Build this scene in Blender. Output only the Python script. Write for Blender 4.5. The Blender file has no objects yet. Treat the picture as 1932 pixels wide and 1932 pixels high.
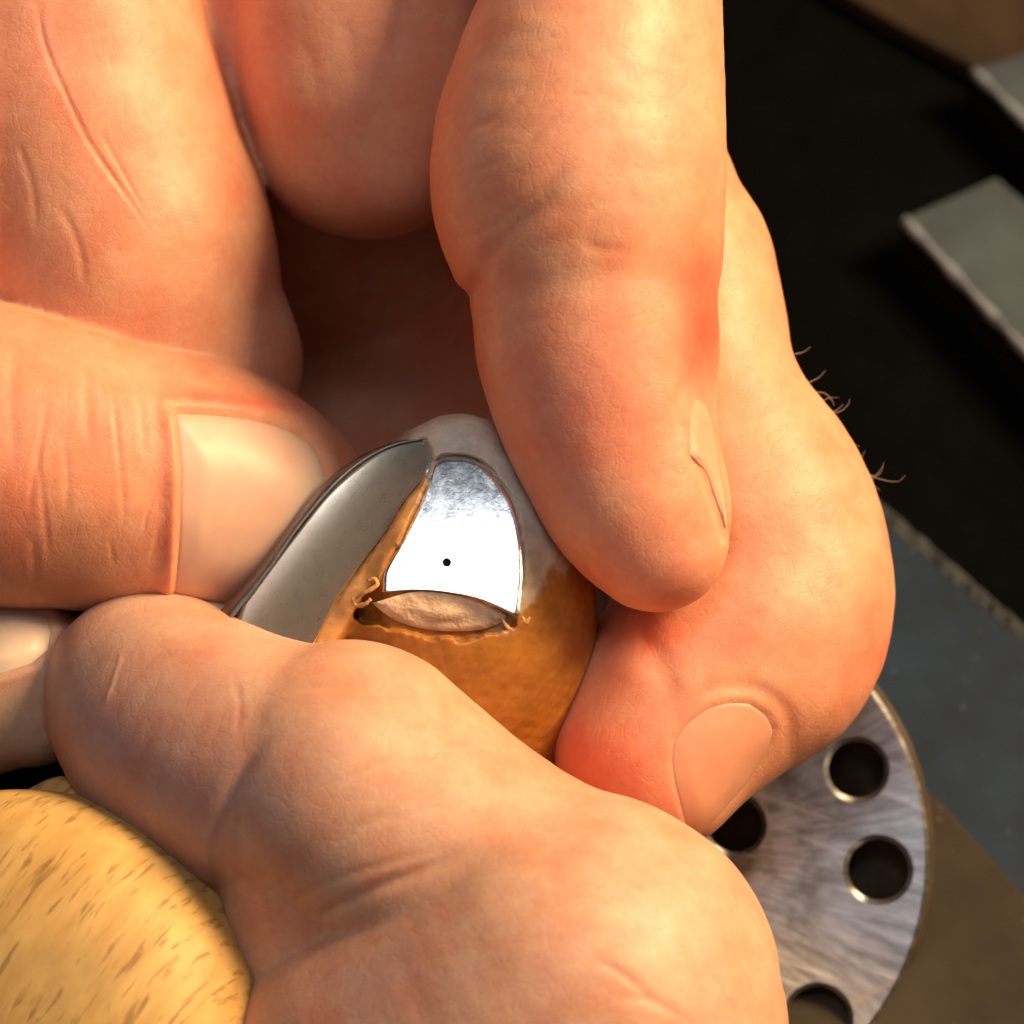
import bpy, math, random
import numpy as np
from mathutils import Vector, Matrix
from mathutils.bvhtree import BVHTree

random.seed(7)
RNG = np.random.default_rng(7)

# ------------------------------------------------------------------ frame of reference
# Modelling unit: 1 px of a 1932 px wide picture in the focal plane = 0.0373 mm (a finger is 17-18 mm wide).
PX = 0.0373e-3
N = 1932.0
H2 = N / 2
D = 7000.0                       # camera distance from the focal plane, modelling units (261 mm)
TH = math.radians(35.0)          # camera leans 35 degrees away from straight down
LIFT = 0.060                     # focal plane centre above the bench datum, metres
ROT = np.array([[1, 0, 0],
                [0, math.cos(TH), -math.sin(TH)],
                [0, math.sin(TH), math.cos(TH)]])


def P(u, v, z=0.0):
    """photo point (u right, v down) at depth z -> modelling coordinates"""
    s = (D - z) / D
    return np.array([(u - H2) * s, (H2 - v) * s, z], float)


def W(p):
    """modelling coordinates (n,3) -> world metres"""
    return (np.asarray(p, float) @ ROT.T) * PX + np.array([0, 0, LIFT])


def Wd(d):
    return Vector(ROT @ np.asarray(d, float)).normalized()


# ------------------------------------------------------------------ camera, world, lamps, exposure
scene = bpy.context.scene
cam_data = bpy.data.cameras.new('camera')
cam = bpy.data.objects.new('camera', cam_data)
scene.collection.objects.link(cam)
cam.location = Vector(W([0, 0, D]))
cam.rotation_euler = (TH, 0, 0)
cam_data.sensor_width = 36.0
cam_data.lens = 36.0 * D / N
cam_data.clip_start = 0.01
cam_data.clip_end = 20.0
cam_data.dof.use_dof = True
cam_data.dof.focus_distance = (D - 110) * PX
cam_data.dof.aperture_fstop = 34.0
scene.camera = cam

world = bpy.data.worlds.new('World')
scene.world = world
world.use_nodes = True
bg = world.node_tree.nodes['Background']
bg.inputs[0].default_value = (0.80, 0.86, 1.0, 1)
bg.inputs[1].default_value = 0.03


def area_lamp(name, direction, dist, size, power, color, target=(0, 0, 0), size_y=None):
    ld = bpy.data.lights.new(name, 'AREA')
    ld.energy = power
    ld.color = color
    ld.size = size
    if size_y:
        ld.shape = 'RECTANGLE'
        ld.size_y = size_y
    o = bpy.data.objects.new(name, ld)
    scene.collection.objects.link(o)
    t = Vector(W(target))
    d = Wd(direction)
    o.location = t + d * dist
    o.rotation_euler = d.to_track_quat('Z', 'Y').to_euler()
    return o


area_lamp('bench_lamp', (0.71, 0.55, 0.44), 0.42, 0.15, 4.5, (1.0, 0.69, 0.38))
area_lamp('window_light', (0.0, 0.507, 0.862), 0.55, 0.20, 0.66, (0.88, 0.93, 1.0), size_y=0.11)
area_lamp('room_light', (-0.25, 0.10, 1.0), 1.0, 0.6, 0.85, (1.0, 0.82, 0.86))

scene.view_settings.view_transform = 'Standard'
scene.view_settings.look = 'None'
scene.view_settings.exposure = 0.0
scene.view_settings.gamma = 1.0
scene.cycles.max_bounces = 6
scene.cycles.use_adaptive_sampling = True
scene.cycles.adaptive_threshold = 0.03
scene.cycles.adaptive_min_samples = 16

# ------------------------------------------------------------------ helpers
def tag(o, label=None, cat=None, group=None, kind=None):
    if label: o['label'] = label
    if cat: o['category'] = cat
    if group: o['group'] = group
    if kind: o['kind'] = kind
    return o


def link_mesh(name, verts, faces, material=None, parent=None, smooth=True, world_space=False, cols=None):
    """verts in modelling coordinates"""
    me = bpy.data.meshes.new(name)
    v = np.asarray(verts, float)
    if not world_space:
        v = W(v)
    if isinstance(faces, np.ndarray):
        m = len(faces)
        me.vertices.add(len(v)); me.vertices.foreach_set('co', v.astype(np.float32).ravel())
        me.loops.add(4 * m); me.loops.foreach_set('vertex_index', faces.astype(np.int32).ravel())
        me.polygons.add(m); me.polygons.foreach_set('loop_start', np.arange(0, 4 * m, 4, dtype=np.int32))
        me.update(calc_edges=True)
    else:
        me.from_pydata(v.tolist(), [], [list(map(int, f)) for f in faces])
        me.update()
    if smooth:
        me.polygons.foreach_set('use_smooth', [True] * len(me.polygons))
    if cols is not None:
        a = me.color_attributes.new('tint', 'FLOAT_COLOR', 'POINT')
        c = np.ones((len(v), 4), np.float32)
        c[:, :3] = cols
        a.data.foreach_set('color', c.ravel())
    o = bpy.data.objects.new(name, me)
    scene.collection.objects.link(o)
    if material: me.materials.append(material)
    if parent: o.parent = parent
    return o


def empty(name, loc):
    o = bpy.data.objects.new(name, None)
    o.empty_display_size = 0.005
    scene.collection.objects.link(o)
    o.location = Vector(loc)
    return o


def adopt(o, parent):
    o.parent = parent
    o.matrix_parent_inverse = Matrix.Translation(parent.location).inverted()


class NT:
    def __init__(self, name):
        self.m = bpy.data.materials.new(name)
        self.m.use_nodes = True
        self.t = self.m.node_tree
        self.b = self.t.nodes['Principled BSDF']
        self.out = self.t.nodes['Material Output']

    def n(self, typ, **kw):
        x = self.t.nodes.new(typ)
        for k, v in kw.items():
            if k in x.inputs.keys():
                x.inputs[k].default_value = v
            else:
                setattr(x, k, v)
        return x

    def l(self, a, b):
        self.t.links.new(a, b)

    def coord(self, scale=(1, 1, 1), rot=(0, 0, 0), kind='Object'):
        tc = self.n('ShaderNodeTexCoord')
        src = tc.outputs[kind]
        if any(rot):                      # turn first, stretch afterwards
            mr = self.n('ShaderNodeMapping')
            mr.inputs['Rotation'].default_value = rot
            self.l(src, mr.inputs['Vector'])
            src = mr.outputs['Vector']
        mp = self.n('ShaderNodeMapping')
        mp.inputs['Scale'].default_value = scale
        self.l(src, mp.inputs['Vector'])
        return mp.outputs['Vector']

    def noise(self, vec, scale, detail=4, rough=0.55, dist=0.0):
        x = self.n('ShaderNodeTexNoise')
        x.inputs['Scale'].default_value = scale
        x.inputs['Detail'].default_value = detail
        x.inputs['Roughness'].default_value = rough
        x.inputs['Distortion'].default_value = dist
        if vec is not None: self.l(vec, x.inputs['Vector'])
        return x.outputs['Fac']

    def ramp(self, fac, stops):
        r = self.n('ShaderNodeValToRGB')
        e = r.color_ramp.elements
        while len(e) < len(stops): e.new(0.5)
        for i, (p, c) in enumerate(stops):
            e[i].position = p
            e[i].color = (*c, 1) if len(c) == 3 else c
        self.l(fac, r.inputs[0])
        return r.outputs['Color']

    def mix(self, fac, a, b, mode='MIX'):
        x = self.n('ShaderNodeMix', data_type='RGBA', blend_type=mode)
        for sock, val in ((x.inputs[0], fac), (x.inputs[6], a), (x.inputs[7], b)):
            if hasattr(val, 'links'): self.l(val, sock)
            elif isinstance(val, (int, float)): sock.default_value = val
            else: sock.default_value = (*val, 1)
        return x.outputs[2]

    def math(self, op, a, b=0.5, clamp=False):
        x = self.n('ShaderNodeMath', operation=op, use_clamp=clamp)
        for i, val in enumerate((a, b)):
            if hasattr(val, 'links'): self.l(val, x.inputs[i])
            else: x.inputs[i].default_value = val
        return x.outputs[0]

    def bump(self, h, strength, dist, normal=None):
        x = self.n('ShaderNodeBump')
        x.inputs['Strength'].default_value = strength
        x.inputs['Distance'].default_value = dist
        self.l(h, x.inputs['Height'])
        if normal is not None: self.l(normal, x.inputs['Normal'])
        return x.outputs['Normal']

    def set(self, **kw):
        for k, v in kw.items():
            s = self.b.inputs[k.replace('_', ' ')]
            if hasattr(v, 'links'): self.l(v, s)
            elif isinstance(v, tuple) and len(v) == 3 and s.type == 'RGBA': s.default_value = (*v, 1)
            else: s.default_value = v
        return self


# ------------------------------------------------------------------ materials
def skin_material():
    k = NT('skin')
    a = k.n('ShaderNodeVertexColor', layer_name='tint')
    v = k.coord()
    blot = k.noise(v, 260, 3)
    fine = k.noise(v, 1500, 3)
    c = k.mix(k.ramp(blot, [(0.35, (0, 0, 0)), (0.7, (1, 1, 1))]), a.outputs['Color'], (0.96, 0.74, 0.68), 'MULTIPLY')
    c = k.mix(0.35, c, k.ramp(fine, [(0.3, (0.84, 0.80, 0.78)), (0.7, (1.1, 1.1, 1.1))]), 'MULTIPLY')
    vor = k.n('ShaderNodeTexVoronoi', feature='DISTANCE_TO_EDGE')
    vor.inputs['Scale'].default_value = 2300
    wob = k.coord((1, 1.6, 1))
    k.l(wob, vor.inputs['Vector'])
    cells = k.math('MULTIPLY', k.math('MINIMUM', vor.outputs['Distance'], 0.18), 2.0)
    h = k.math('ADD', cells, k.math('MULTIPLY', k.noise(v, 900, 4), 1.0))
    v3 = k.n('ShaderNodeTexVoronoi', feature='DISTANCE_TO_EDGE')
    v3.inputs['Scale'].default_value = 1050
    warp = k.n('ShaderNodeVectorMath', operation='MULTIPLY_ADD')
    nz = k.n('ShaderNodeTexNoise'); nz.inputs['Scale'].default_value = 700
    k.l(v, nz.inputs['Vector'])
    k.l(nz.outputs['Color'], warp.inputs[0]); warp.inputs[1].default_value = (0.0011, 0.0011, 0.0011)
    k.l(k.coord((1, 0.55, 0.8), (0.2, 0.1, 0.6)), warp.inputs[2])
    k.l(warp.outputs[0], v3.inputs['Vector'])
    lines = k.math('MULTIPLY', k.math('MINIMUM', v3.outputs['Distance'], 0.10), 5.0)
    h = k.math('ADD', h, k.math('MULTIPLY', lines, 1.1))
    h2 = k.noise(k.coord((1, 0.35, 1), (0, 0, 0.5)), 520, 3, 0.6, 0.4)
    n1 = k.bump(h2, 0.10, 0.00022)
    n2 = k.bump(h, 0.34, 0.00006, n1)
    k.set(Base_Color=c, Roughness=0.46, Subsurface_Weight=0.55, Subsurface_Scale=0.0019,
          Subsurface_Radius=(1.0, 0.36, 0.18), Normal=n2)
    k.b.inputs['Specular IOR Level'].default_value = 0.36
    return k.m


def nail_material():
    k = NT('fingernail')
    a = k.n('ShaderNodeVertexColor', layer_name='tint')
    v = k.coord()
    c = k.mix(0.4, a.outputs['Color'], k.ramp(k.noise(v, 400, 3), [(0.3, (0.85, 0.82, 0.82)), (0.7, (1.05, 1.05, 1.05))]), 'MULTIPLY')
    k.set(Base_Color=c, Roughness=0.45, Subsurface_Weight=0.4, Subsurface_Scale=0.001,
          Subsurface_Radius=(1.0, 0.45, 0.3), Normal=k.bump(k.noise(v, 700, 2), 0.12, 0.0001))
    return k.m


def simple(name, color, rough=0.6, metal=0.0, var=0.25, scale=300, bump=0.2, bdist=0.0001, stretch=(1, 1, 1), rot=(0, 0, 0), spec=0.2, specks=0.0):
    k = NT(name)
    v = k.coord(stretch, rot)
    f = k.noise(v, scale, 5, 0.6)
    lo = tuple(x * (1 - var) for x in color)
    hi = tuple(min(1, x * (1 + var)) for x in color)
    c = k.ramp(f, [(0.3, lo), (0.7, hi)])
    if specks:
        sp = k.noise(k.coord(), 1000, 2, 0.5)
        c = k.mix(k.math('MULTIPLY', k.ramp(sp, [(0.70, (0, 0, 0)), (0.78, (1, 1, 1))]), specks), c, (0.16, 0.15, 0.13))
        big = k.noise(k.coord((1, 0.4, 1), (0, 0, 0.7)), 90, 4, 0.65)
        c = k.mix(k.math('MULTIPLY', k.ramp(big, [(0.5, (0, 0, 0)), (0.75, (1, 1, 1))]), 0.35), c, tuple(min(1, x * 1.9) for x in color))
    k.set(Base_Color=c, Roughness=rough, Metallic=metal, Normal=k.bump(f, bump, bdist))
    k.b.inputs['Specular IOR Level'].default_value = spec
    return k.m


def wood_handle_material():
    k = NT('beech_wood')
    # grain runs along local Y of the mapped coordinates
    rot = (0, 0, math.radians(36))
    v = k.coord((1, 0.12, 1), rot)
    base = k.noise(v, 700, 4, 0.6)
    c = k.ramp(base, [(0.3, (0.52, 0.29, 0.075)), (0.7, (0.66, 0.41, 0.13))])
    fl = k.noise(k.coord((1, 0.15, 0.2), rot), 2300, 2, 0.5, 0.3)
    gate = k.noise(k.coord(), 420, 2)
    fm = k.math('MULTIPLY', k.ramp(fl, [(0.56, (0, 0, 0)), (0.66, (1, 1, 1))]), k.ramp(gate, [(0.3, (0, 0, 0)), (0.5, (1, 1, 1))]))
    c = k.mix(k.math('MULTIPLY', fm, 0.65), c, (0.20, 0.095, 0.02))
    dirt = k.noise(k.coord(), 110, 4, 0.6)
    c = k.mix(k.ramp(dirt, [(0.5, (0, 0, 0)), (0.75, (0.5, 0.5, 0.5))]), c, (0.30, 0.22, 0.10))
    k.set(Base_Color=c, Roughness=0.62, Normal=k.bump(k.math('SUBTRACT', base, fm), 0.35, 0.00008))
    return k.m


def amber_material():
    k = NT('amber_horn')
    a = k.n('ShaderNodeVertexColor', layer_name='tint')
    v = k.coord()
    f = k.noise(v, 330, 5, 0.65)
    g = k.noise(v, 1400, 4, 0.7)
    c = k.mix(0.75, a.outputs['Color'], k.ramp(f, [(0.3, (0.62, 0.52, 0.45)), (0.7, (1.15, 1.15, 1.1))]), 'MULTIPLY')
    c = k.mix(0.5, c, k.ramp(g, [(0.3, (0.7, 0.7, 0.7)), (0.7, (1.15, 1.15, 1.15))]), 'MULTIPLY')
    k.set(Base_Color=c, Roughness=0.42, Subsurface_Weight=0.35, Subsurface_Scale=0.0012, Subsurface_Radius=(1, 0.45, 0.12),
          Normal=k.bump(g, 0.5, 0.00009))
    return k.m


def silver_material(name, col, rough, scratch=0.25, spots=0.0, vary=0.25):
    k = NT(name)
    v = k.coord((1, 0.15, 1), (0.3, 0.2, 0.6))
    s = k.noise(v, 1500, 4, 0.7)
    w = k.noise(k.coord(), 1100, 3, 0.7)
    r = k.n('ShaderNodeMapRange')
    r.inputs[1].default_value = 0.3; r.inputs[2].default_value = 0.7
    r.inputs[3].default_value = rough * (1 - vary); r.inputs[4].default_value = rough * (1 + vary)
    k.l(w, r.inputs[0])
    c = k.ramp(w, [(0.25, tuple(x * 0.9 for x in col)), (0.65, col)])
    if spots:
        sp = k.ramp(k.noise(k.coord(), 2400, 2), [(0.66, (0, 0, 0)), (0.72, (1, 1, 1))])
        c = k.mix(k.math('MULTIPLY', sp, spots), c, (0.75, 0.62, 0.5))
    k.set(Base_Color=c, Metallic=1.0, Roughness=r.outputs[0], Normal=k.bump(k.math('ADD', s, w), scratch, 0.00003))
    return k.m


def disc_material(centre):
    """worn turned steel: radial file marks, brown grime towards the middle"""
    k = NT('worn_steel')
    geo = k.n('ShaderNodeTexCoord')
    sub = k.n('ShaderNodeVectorMath', operation='SUBTRACT')
    k.l(geo.outputs['Object'], sub.inputs[0])
    sub.inputs[1].default_value = centre
    sep = k.n('ShaderNodeSeparateXYZ')
    k.l(sub.outputs[0], sep.inputs[0])
    ang = k.math('ARCTAN2', sep.outputs['Y'], sep.outputs['X'])
    comb = k.n('ShaderNodeCombineXYZ')
    k.l(k.math('MULTIPLY', ang, 17.0), comb.inputs[0])
    ln = k.n('ShaderNodeVectorMath', operation='LENGTH')
    k.l(sub.outputs[0], ln.inputs[0])
    k.l(k.math('MULTIPLY', ln.outputs['Value'], 130.0), comb.inputs[1])
    streak = k.noise(comb.outputs[0], 1.6, 5, 0.65, 0.3)
    v = k.coord()
    grime = k.noise(v, 230, 5, 0.65)
    fine = k.noise(v, 1300, 4, 0.7)
    scr = k.noise(k.coord((0.05, 1, 1), (0, 0, 0.35)), 1100, 3, 0.55, 0.15)
    scr2 = k.noise(k.coord((0.04, 1, 1), (0, 0, -0.5)), 800, 2, 0.5, 0.3)
    c = k.ramp(streak, [(0.30, (0.22, 0.22, 0.22)), (0.68, (0.52, 0.53, 0.54))])
    gm = k.math('MULTIPLY', k.ramp(grime, [(0.44, (0, 0, 0)), (0.64, (1, 1, 1))]), 0.75)
    prox = k.n('ShaderNodeMapRange')
    prox.inputs[1].default_value = 500 * PX; prox.inputs[2].default_value = 260 * PX
    prox.inputs[3].default_value = 0.25; prox.inputs[4].default_value = 1.0
    k.l(ln.outputs['Value'], prox.inputs[0])
    gm = k.math('MULTIPLY', gm, prox.outputs[0])
    c = k.mix(gm, c, (0.10, 0.07, 0.048))
    c = k.mix(k.ramp(scr, [(0.56, (0, 0, 0)), (0.70, (0.7, 0.7, 0.7))]), c, (0.68, 0.66, 0.63))
    c = k.mix(k.ramp(scr2, [(0.66, (0, 0, 0)), (0.69, (0.6, 0.6, 0.6))]), c, (0.50, 0.40, 0.30))
    rr = k.math('ADD', k.math('MULTIPLY', gm, 0.22), k.math('ADD', 0.24, k.math('MULTIPLY', streak, 0.22)))
    h = k.math('ADD', k.math('ADD', k.math('MULTIPLY', streak, 0.6), k.math('MULTIPLY', scr, 1.4)), k.math('MULTIPLY', fine, 0.5))
    tn = k.n('ShaderNodeTangent', direction_type='RADIAL', axis='Z')
    k.set(Base_Color=c, Metallic=0.92, Roughness=rr, Normal=k.bump(h, 0.3, 0.00007), Anisotropic=0.8, Tangent=tn.outputs[0])
    return k.m


M_SKIN = skin_material()
M_NAIL = nail_material()
M_WOOD = wood_handle_material()
M_AMBER = amber_material()
M_SILVER = silver_material('bright_silver', (0.86, 0.87, 0.88), 0.23, 0.34, 0.5)
M_SHANK = silver_material('dull_silver', (0.86, 0.77, 0.61), 0.28, 0.05, 0, 0.04)
M_SHANK.node_tree.nodes['Principled BSDF'].inputs['Metallic'].default_value = 0.85
M_RIM = silver_material('dark_silver_edge', (0.27, 0.25, 0.23), 0.42, 0.4)
M_BLACK = simple('black_rubber', (0.0014, 0.0015, 0.0013), 0.9, 0, 0.3, 260, 0.25, spec=0.03)
M_BLUE = simple('blue_grey_paint', (0.008, 0.018, 0.034), 0.62, 0, 0.45, 170, 0.3, specks=0.5)
M_CHIP = simple('chipped_paint_edge', (0.030, 0.034, 0.036), 0.7, 0, 0.5, 420, 0.6, 0.0003)
M_BOARD = simple('brown_board', (0.029, 0.0215, 0.0125), 0.7, 0, 0.35, 120, 0.25, 0.0002, specks=0.4)
M_TIMBER = simple('dark_timber', (0.024, 0.0145, 0.007), 0.85, 0, 0.4, 140, 0.3, 0.0002)
M_BAR = simple('brushed_grey_steel', (0.050, 0.064, 0.074), 0.55, 0.2, 0.25, 170, 0.3, 0.0001)
M_BARSHADE = simple('bar_side_shade', (0.006, 0.0058, 0.005), 0.8, 0, 0.3, 300, 0.2, spec=0.05)  # bar steel with the shade of its side faces painted in
M_BAREDGE = simple('bright_steel_edge', (0.22, 0.26, 0.29), 0.5, 0.2, 0.25, 500, 0.4)
M_HOLE = simple('bore_shade', (0.004, 0.0025, 0.0015), 0.7, 0.0, 0.5, 500, 0.4)  # near-black colour stands in for the shade inside the bores
M_SIDE = simple('tarnished_steel_side', (0.055, 0.038, 0.022), 0.6, 0.3, 0.4, 300, 0.4)
M_FILL = simple('pale_sawn_filler', (0.72, 0.50, 0.31), 0.85, 0, 0.3, 900, 0.9, 0.0003)
M_SWARF = simple('amber_swarf', (0.55, 0.29, 0.11), 0.5, 0, 0.3, 900, 0.4)
M_HAIR = simple('body_hair', (0.20, 0.155, 0.13), 0.5, 0, 0.1, 100, 0)


# ------------------------------------------------------------------ the bench behind
NORM = ROT.T @ np.array([0, 0, 1.0])     # world up in modelling coordinates


def on_plane(u, v, h):
    """point on the horizontal plane at height h (modelling units, 0 = focal plane centre) seen at (u, v)"""
    c = np.array([0, 0, D]); q = P(u, v, 0)
    d = q - c
    t = (h - NORM @ c) / (NORM @ d)
    return c + d * t


def prism(name, outline, h_top, depth, mat, bevel=6, parent=None):
    """slab with its top face outlined by photo points, standing upright in the world"""
    top = np.array([on_plane(u, v, h_top) for u, v in outline])
    bot = top - NORM * depth
    n = len(top)
    vs = np.vstack([top, bot])
    e1 = top[1] - top[0]; e2 = top[2] - top[1]
    up = np.cross(e1, e2) @ NORM > 0
    fs = [list(range(n)), list(range(2 * n - 1, n - 1, -1))]
    for i in range(n):
        j = (i + 1) % n
        fs.append([i, n + i, n + j, j])
    if not up:
        fs = [f[::-1] for f in fs]
    o = link_mesh(name, vs, fs, mat, parent, smooth=False)
    if bevel:
        b = o.modifiers.new('bevel', 'BEVEL')
        b.width = bevel * PX; b.segments = 3; b.limit_method = 'ANGLE'
    return o


HB = -1250.0
tag(prism('bench_top', [(-3500, -3200), (5200, -3200), (5200, 4200), (-3500, 4200)], HB, 500, M_BLACK, 0), kind='structure')

o = prism('wooden_board', [(1595, -12), (1700, 50), (1840, 128), (2700, 560), (3300, -200), (1900, -900), (1100, -330)], HB + 60, 60, M_TIMBER, 10)
tag(o, 'dark brown timber board in the upper right corner behind the grey steel bars', 'board')

def bar(outline, h, depth, label):
    t = empty('steel_bar', W(on_plane(*outline[0], h)))
    b = prism('bar_body', outline, h, depth, M_BAR, 5); adopt(b, t)
    b.data.materials.append(M_BARSHADE)
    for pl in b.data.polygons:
        if abs(pl.normal.z) < 0.5: pl.material_index = 1  # upright faces take the painted shade
    a, c = np.array(outline[0], float), np.array(outline[1], float)
    dirv = (c - a) / np.linalg.norm(c - a)
    nrm = np.array([dirv[1], -dirv[0]])
    # worn bright chamfer along the lower long edge
    pts = []
    for i in range(24):
        f = i / 23
        w = 7 + 3 * math.sin(i * 2.1) + random.uniform(-1.5, 1.5)
        pts.append((a + (c - a) * f, w))
    top = [on_plane(*(p + nrm * w), h + 4) for p, w in pts]
    low = [on_plane(*(p - nrm * (w * 0.9)), h - 8) for p, w in pts]
    n = len(pts)
    und = [q - NORM * 14 for q in low]
    fs = [[i, i + 1, n + i + 1, n + i] for i in range(n - 1)] + [[n + i, n + i + 1, 2 * n + i + 1, 2 * n + i] for i in range(n - 1)]
    e = link_mesh('worn_edge', np.array(top + low + und), fs, M_BAREDGE, None); adopt(e, t)
    s = e.modifiers.new('solid', 'SOLIDIFY'); s.thickness = 3 * PX
    tag(t, label, 'steel bar', 'grey steel bars on the dark bench')
    return t

bar([(1706, 411), (2260, 1010), (2480, 830), (1880, 334)], HB + 150, 150, 'lower grey steel bar, its whole corner end showing right of the index finger')
bar([(1837, 130), (2420, 700), (2600, 500), (1972, 88)], HB + 150, 150, 'upper grey steel bar, only its corner showing at the right edge below the brown board')

# blue grey plate with a chipped edge
t = empty('painted_plate', W(on_plane(1800, 1250, HB + 130)))
o = prism('plate_body', [(1640, 930), (2600, 1760), (2300, 2330), (1500, 1180)], HB + 130, 130, M_BLUE, 8); adopt(o, t)
a, c = np.array([1640., 935.]), np.array([2600., 1768.])
vs = []; n = 90
wr = RNG.random((n, 3))
for i in range(n):
    f = i / (n - 1)
    m = a + (c - a) * f
    d_ = np.array([0.655, -0.755])
    o1 = 4 + 5 * wr[i, 0]; o2 = 14 + 10 * wr[i, 1]
    vs.append(on_plane(*(m + d_ * o1), HB + 118))
    vs.append(on_plane(*(m), HB + 134 + 9 * wr[i, 2]))
    vs.append(on_plane(*(m - d_ * o2), HB + 132))
    vs.append(on_plane(*(m - d_ * (o2 + 2)), HB + 120))
fs = []
for i in range(n - 1):
    for j in range(3):
        q = i * 4 + j
        fs.append([q, q + 1, q + 5, q + 4])
o = link_mesh('chipped_edge', np.array(vs), fs, M_CHIP, None, smooth=False); adopt(o, t)
tag(t, 'blue grey painted metal plate with a pale chipped edge right of the bent finger', 'metal plate')

o = prism('brown_board', [(1700, 1452), (1780, 1512), (1932, 1682), (2500, 2330), (1500, 3000), (1200, 2200)], HB + 230, 226, M_BOARD, 14)
tag(o, 'brown dusty board in the lower right corner under the drilled steel disc', 'board')

# ------------------------------------------------------------------ drilled steel disc
def cyl(r1, r2, z0, z1, cx, cy, seg):
    vs, fs = [], []
    for i in range(seg):
        a = 2 * math.pi * i / seg
        vs.append((cx + r1 * math.cos(a), cy + r1 * math.sin(a), z0))
        vs.append((cx + r2 * math.cos(a), cy + r2 * math.sin(a), z1))
    for i in range(seg):
        j = (i + 1) % seg
        fs.append([2 * i, 2 * j, 2 * j + 1, 2 * i + 1])
    fs.append([2 * i for i in range(seg)][::-1]); fs.append([2 * i + 1 for i in range(seg)])
    return vs, fs

ZD = -560.0
s_d = (D - ZD) / D
dc = P(1229, 1612, ZD)
dn = np.array([-0.10, 0.05, 1.0]); dn /= np.linalg.norm(dn)      # its normal leans a little left, so the side shows on the right
dx = np.cross([0, 1, 0], dn); dx /= np.linalg.norm(dx)
dy = np.cross(dn, dx)
R_D = 521 * s_d

def disc_local(u, v):
    c = np.array([0, 0, D]); q = P(u, v, 0); d = q - c
    t = ((dc - c) @ dn) / (d @ dn)
    w = c + d * t - dc
    return w @ dx, w @ dy

def lathe_pts(profile, seg=160, close=True):
    vs, fs = [], []
    for r, z in profile:
        for i in range(seg):
            a = 2 * math.pi * i / seg
            vs.append((r * math.cos(a), r * math.sin(a), z))
    m = len(profile)
    for k in range(m - 1):
        for i in range(seg):
            j = (i + 1) % seg
            fs.append([k * seg + i, k * seg + j, (k + 1) * seg + j, (k + 1) * seg + i])
    if close:
        fs.append(list(range(seg))[::-1]); fs.append([(m - 1) * seg + i for i in range(seg)])
    return vs, fs

FRAME = np.column_stack([dx, dy, dn])
MW = Matrix.Translation(Vector(W(dc))) @ Matrix((ROT @ FRAME).tolist()).to_4x4() @ Matrix.Scale(PX, 4)

def local_obj(name, vs, fs, mat, smooth=True, cscale=PX):
    me = bpy.data.meshes.new(name)
    me.from_pydata([(x * cscale, y * cscale, z * cscale) for x, y, z in vs], [], fs)
    me.update()
    if mat: me.materials.append(mat)
    if smooth: me.polygons.foreach_set('use_smooth', [True] * len(me.polygons))
    o = bpy.data.objects.new(name, me)
    scene.collection.objects.link(o)
    return o

M_DISC = disc_material((0, 0, 0))
disc_root = empty('drilled_disc', W(dc))
disc_root.rotation_euler = Matrix((ROT @ FRAME).tolist()).to_euler()
vs, fs = lathe_pts([(R_D - 8, -95), (R_D, -88), (R_D, -8), (R_D - 9, 0)], 200)
plate = local_obj('disc_plate', vs, fs, M_DISC, False)
holes_px = [(1616, 1452, 53), (1657, 1641, 57), (1386, 1556, 52), (1543, 1921, 58),
            (1500, 1250, 52), (1290, 1190, 52), (1330, 2035, 55), (1080, 1980, 55), (1240, 1800, 52)]
cutters = []
for hu, hv, hr in holes_px:
    x, y = disc_local(hu, hv)
    r = hr * s_d
    v1, f1 = cyl(r, r, -200, 50, x, y, 56)
    c1 = local_obj('cutter', v1, f1, M_HOLE, False)
    v2, f2 = cyl(r - 6, r + 13, -16, 3, x, y, 56)
    c2 = local_obj('cutter', v2, f2, M_DISC, False)
    cutters += [c1, c2]
for c_ in cutters:
    b = plate.modifiers.new('cut', 'BOOLEAN')
    b.operation = 'DIFFERENCE'; b.object = c_; b.solver = 'EXACT'
    try: b.material_mode = 'TRANSFER'
    except Exception: pass
dg = bpy.context.evaluated_depsgraph_get()
me = bpy.data.meshes.new_from_object(plate.evaluated_get(dg))
plate.modifiers.clear()
plate.data = me
for c_ in cutters:
    bpy.data.objects.remove(c_)
me.name = 'disc_plate'
plate.parent = disc_root
# stepped lower body of the vice
vs, fs = lathe_pts([(R_D - 60, -420), (R_D - 60, -140), (R_D + 9, -120), (R_D + 12, -112), (R_D + 12, -102), (R_D + 4, -95.5)], 200)
o = local_obj('disc_body', vs, fs, M_SIDE, True); o.parent = disc_root
em = o.modifiers.new('edge', 'EDGE_SPLIT'); em.split_angle = math.radians(40)
vs, fs = lathe_pts([(330, -620), (330, -421)], 80)
o = local_obj('disc_post', vs, fs, M_SIDE, False); o.parent = disc_root
tag(disc_root, 'worn round steel disc drilled with holes under the fingertips at the lower right', 'steel disc')


# ------------------------------------------------------------------ signed distance modelling of the hands
def catmull(ctrl, sub):
    c = np.asarray(ctrl, float)
    ext = np.vstack([2 * c[0] - c[1], c, 2 * c[-1] - c[-2]])
    out = []
    for i in range(1, len(ext) - 2):
        p0, p1, p2, p3 = ext[i - 1:i + 3]
        for t in np.linspace(0, 1, sub, endpoint=False):
            out.append(0.5 * ((2 * p1) + (p2 - p0) * t + (2 * p0 - 5 * p1 + 4 * p2 - p3) * t * t + (3 * p1 - p0 - 3 * p2 + p3) * t ** 3))
    out.append(c[-1])
    return np.array(out)


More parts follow.
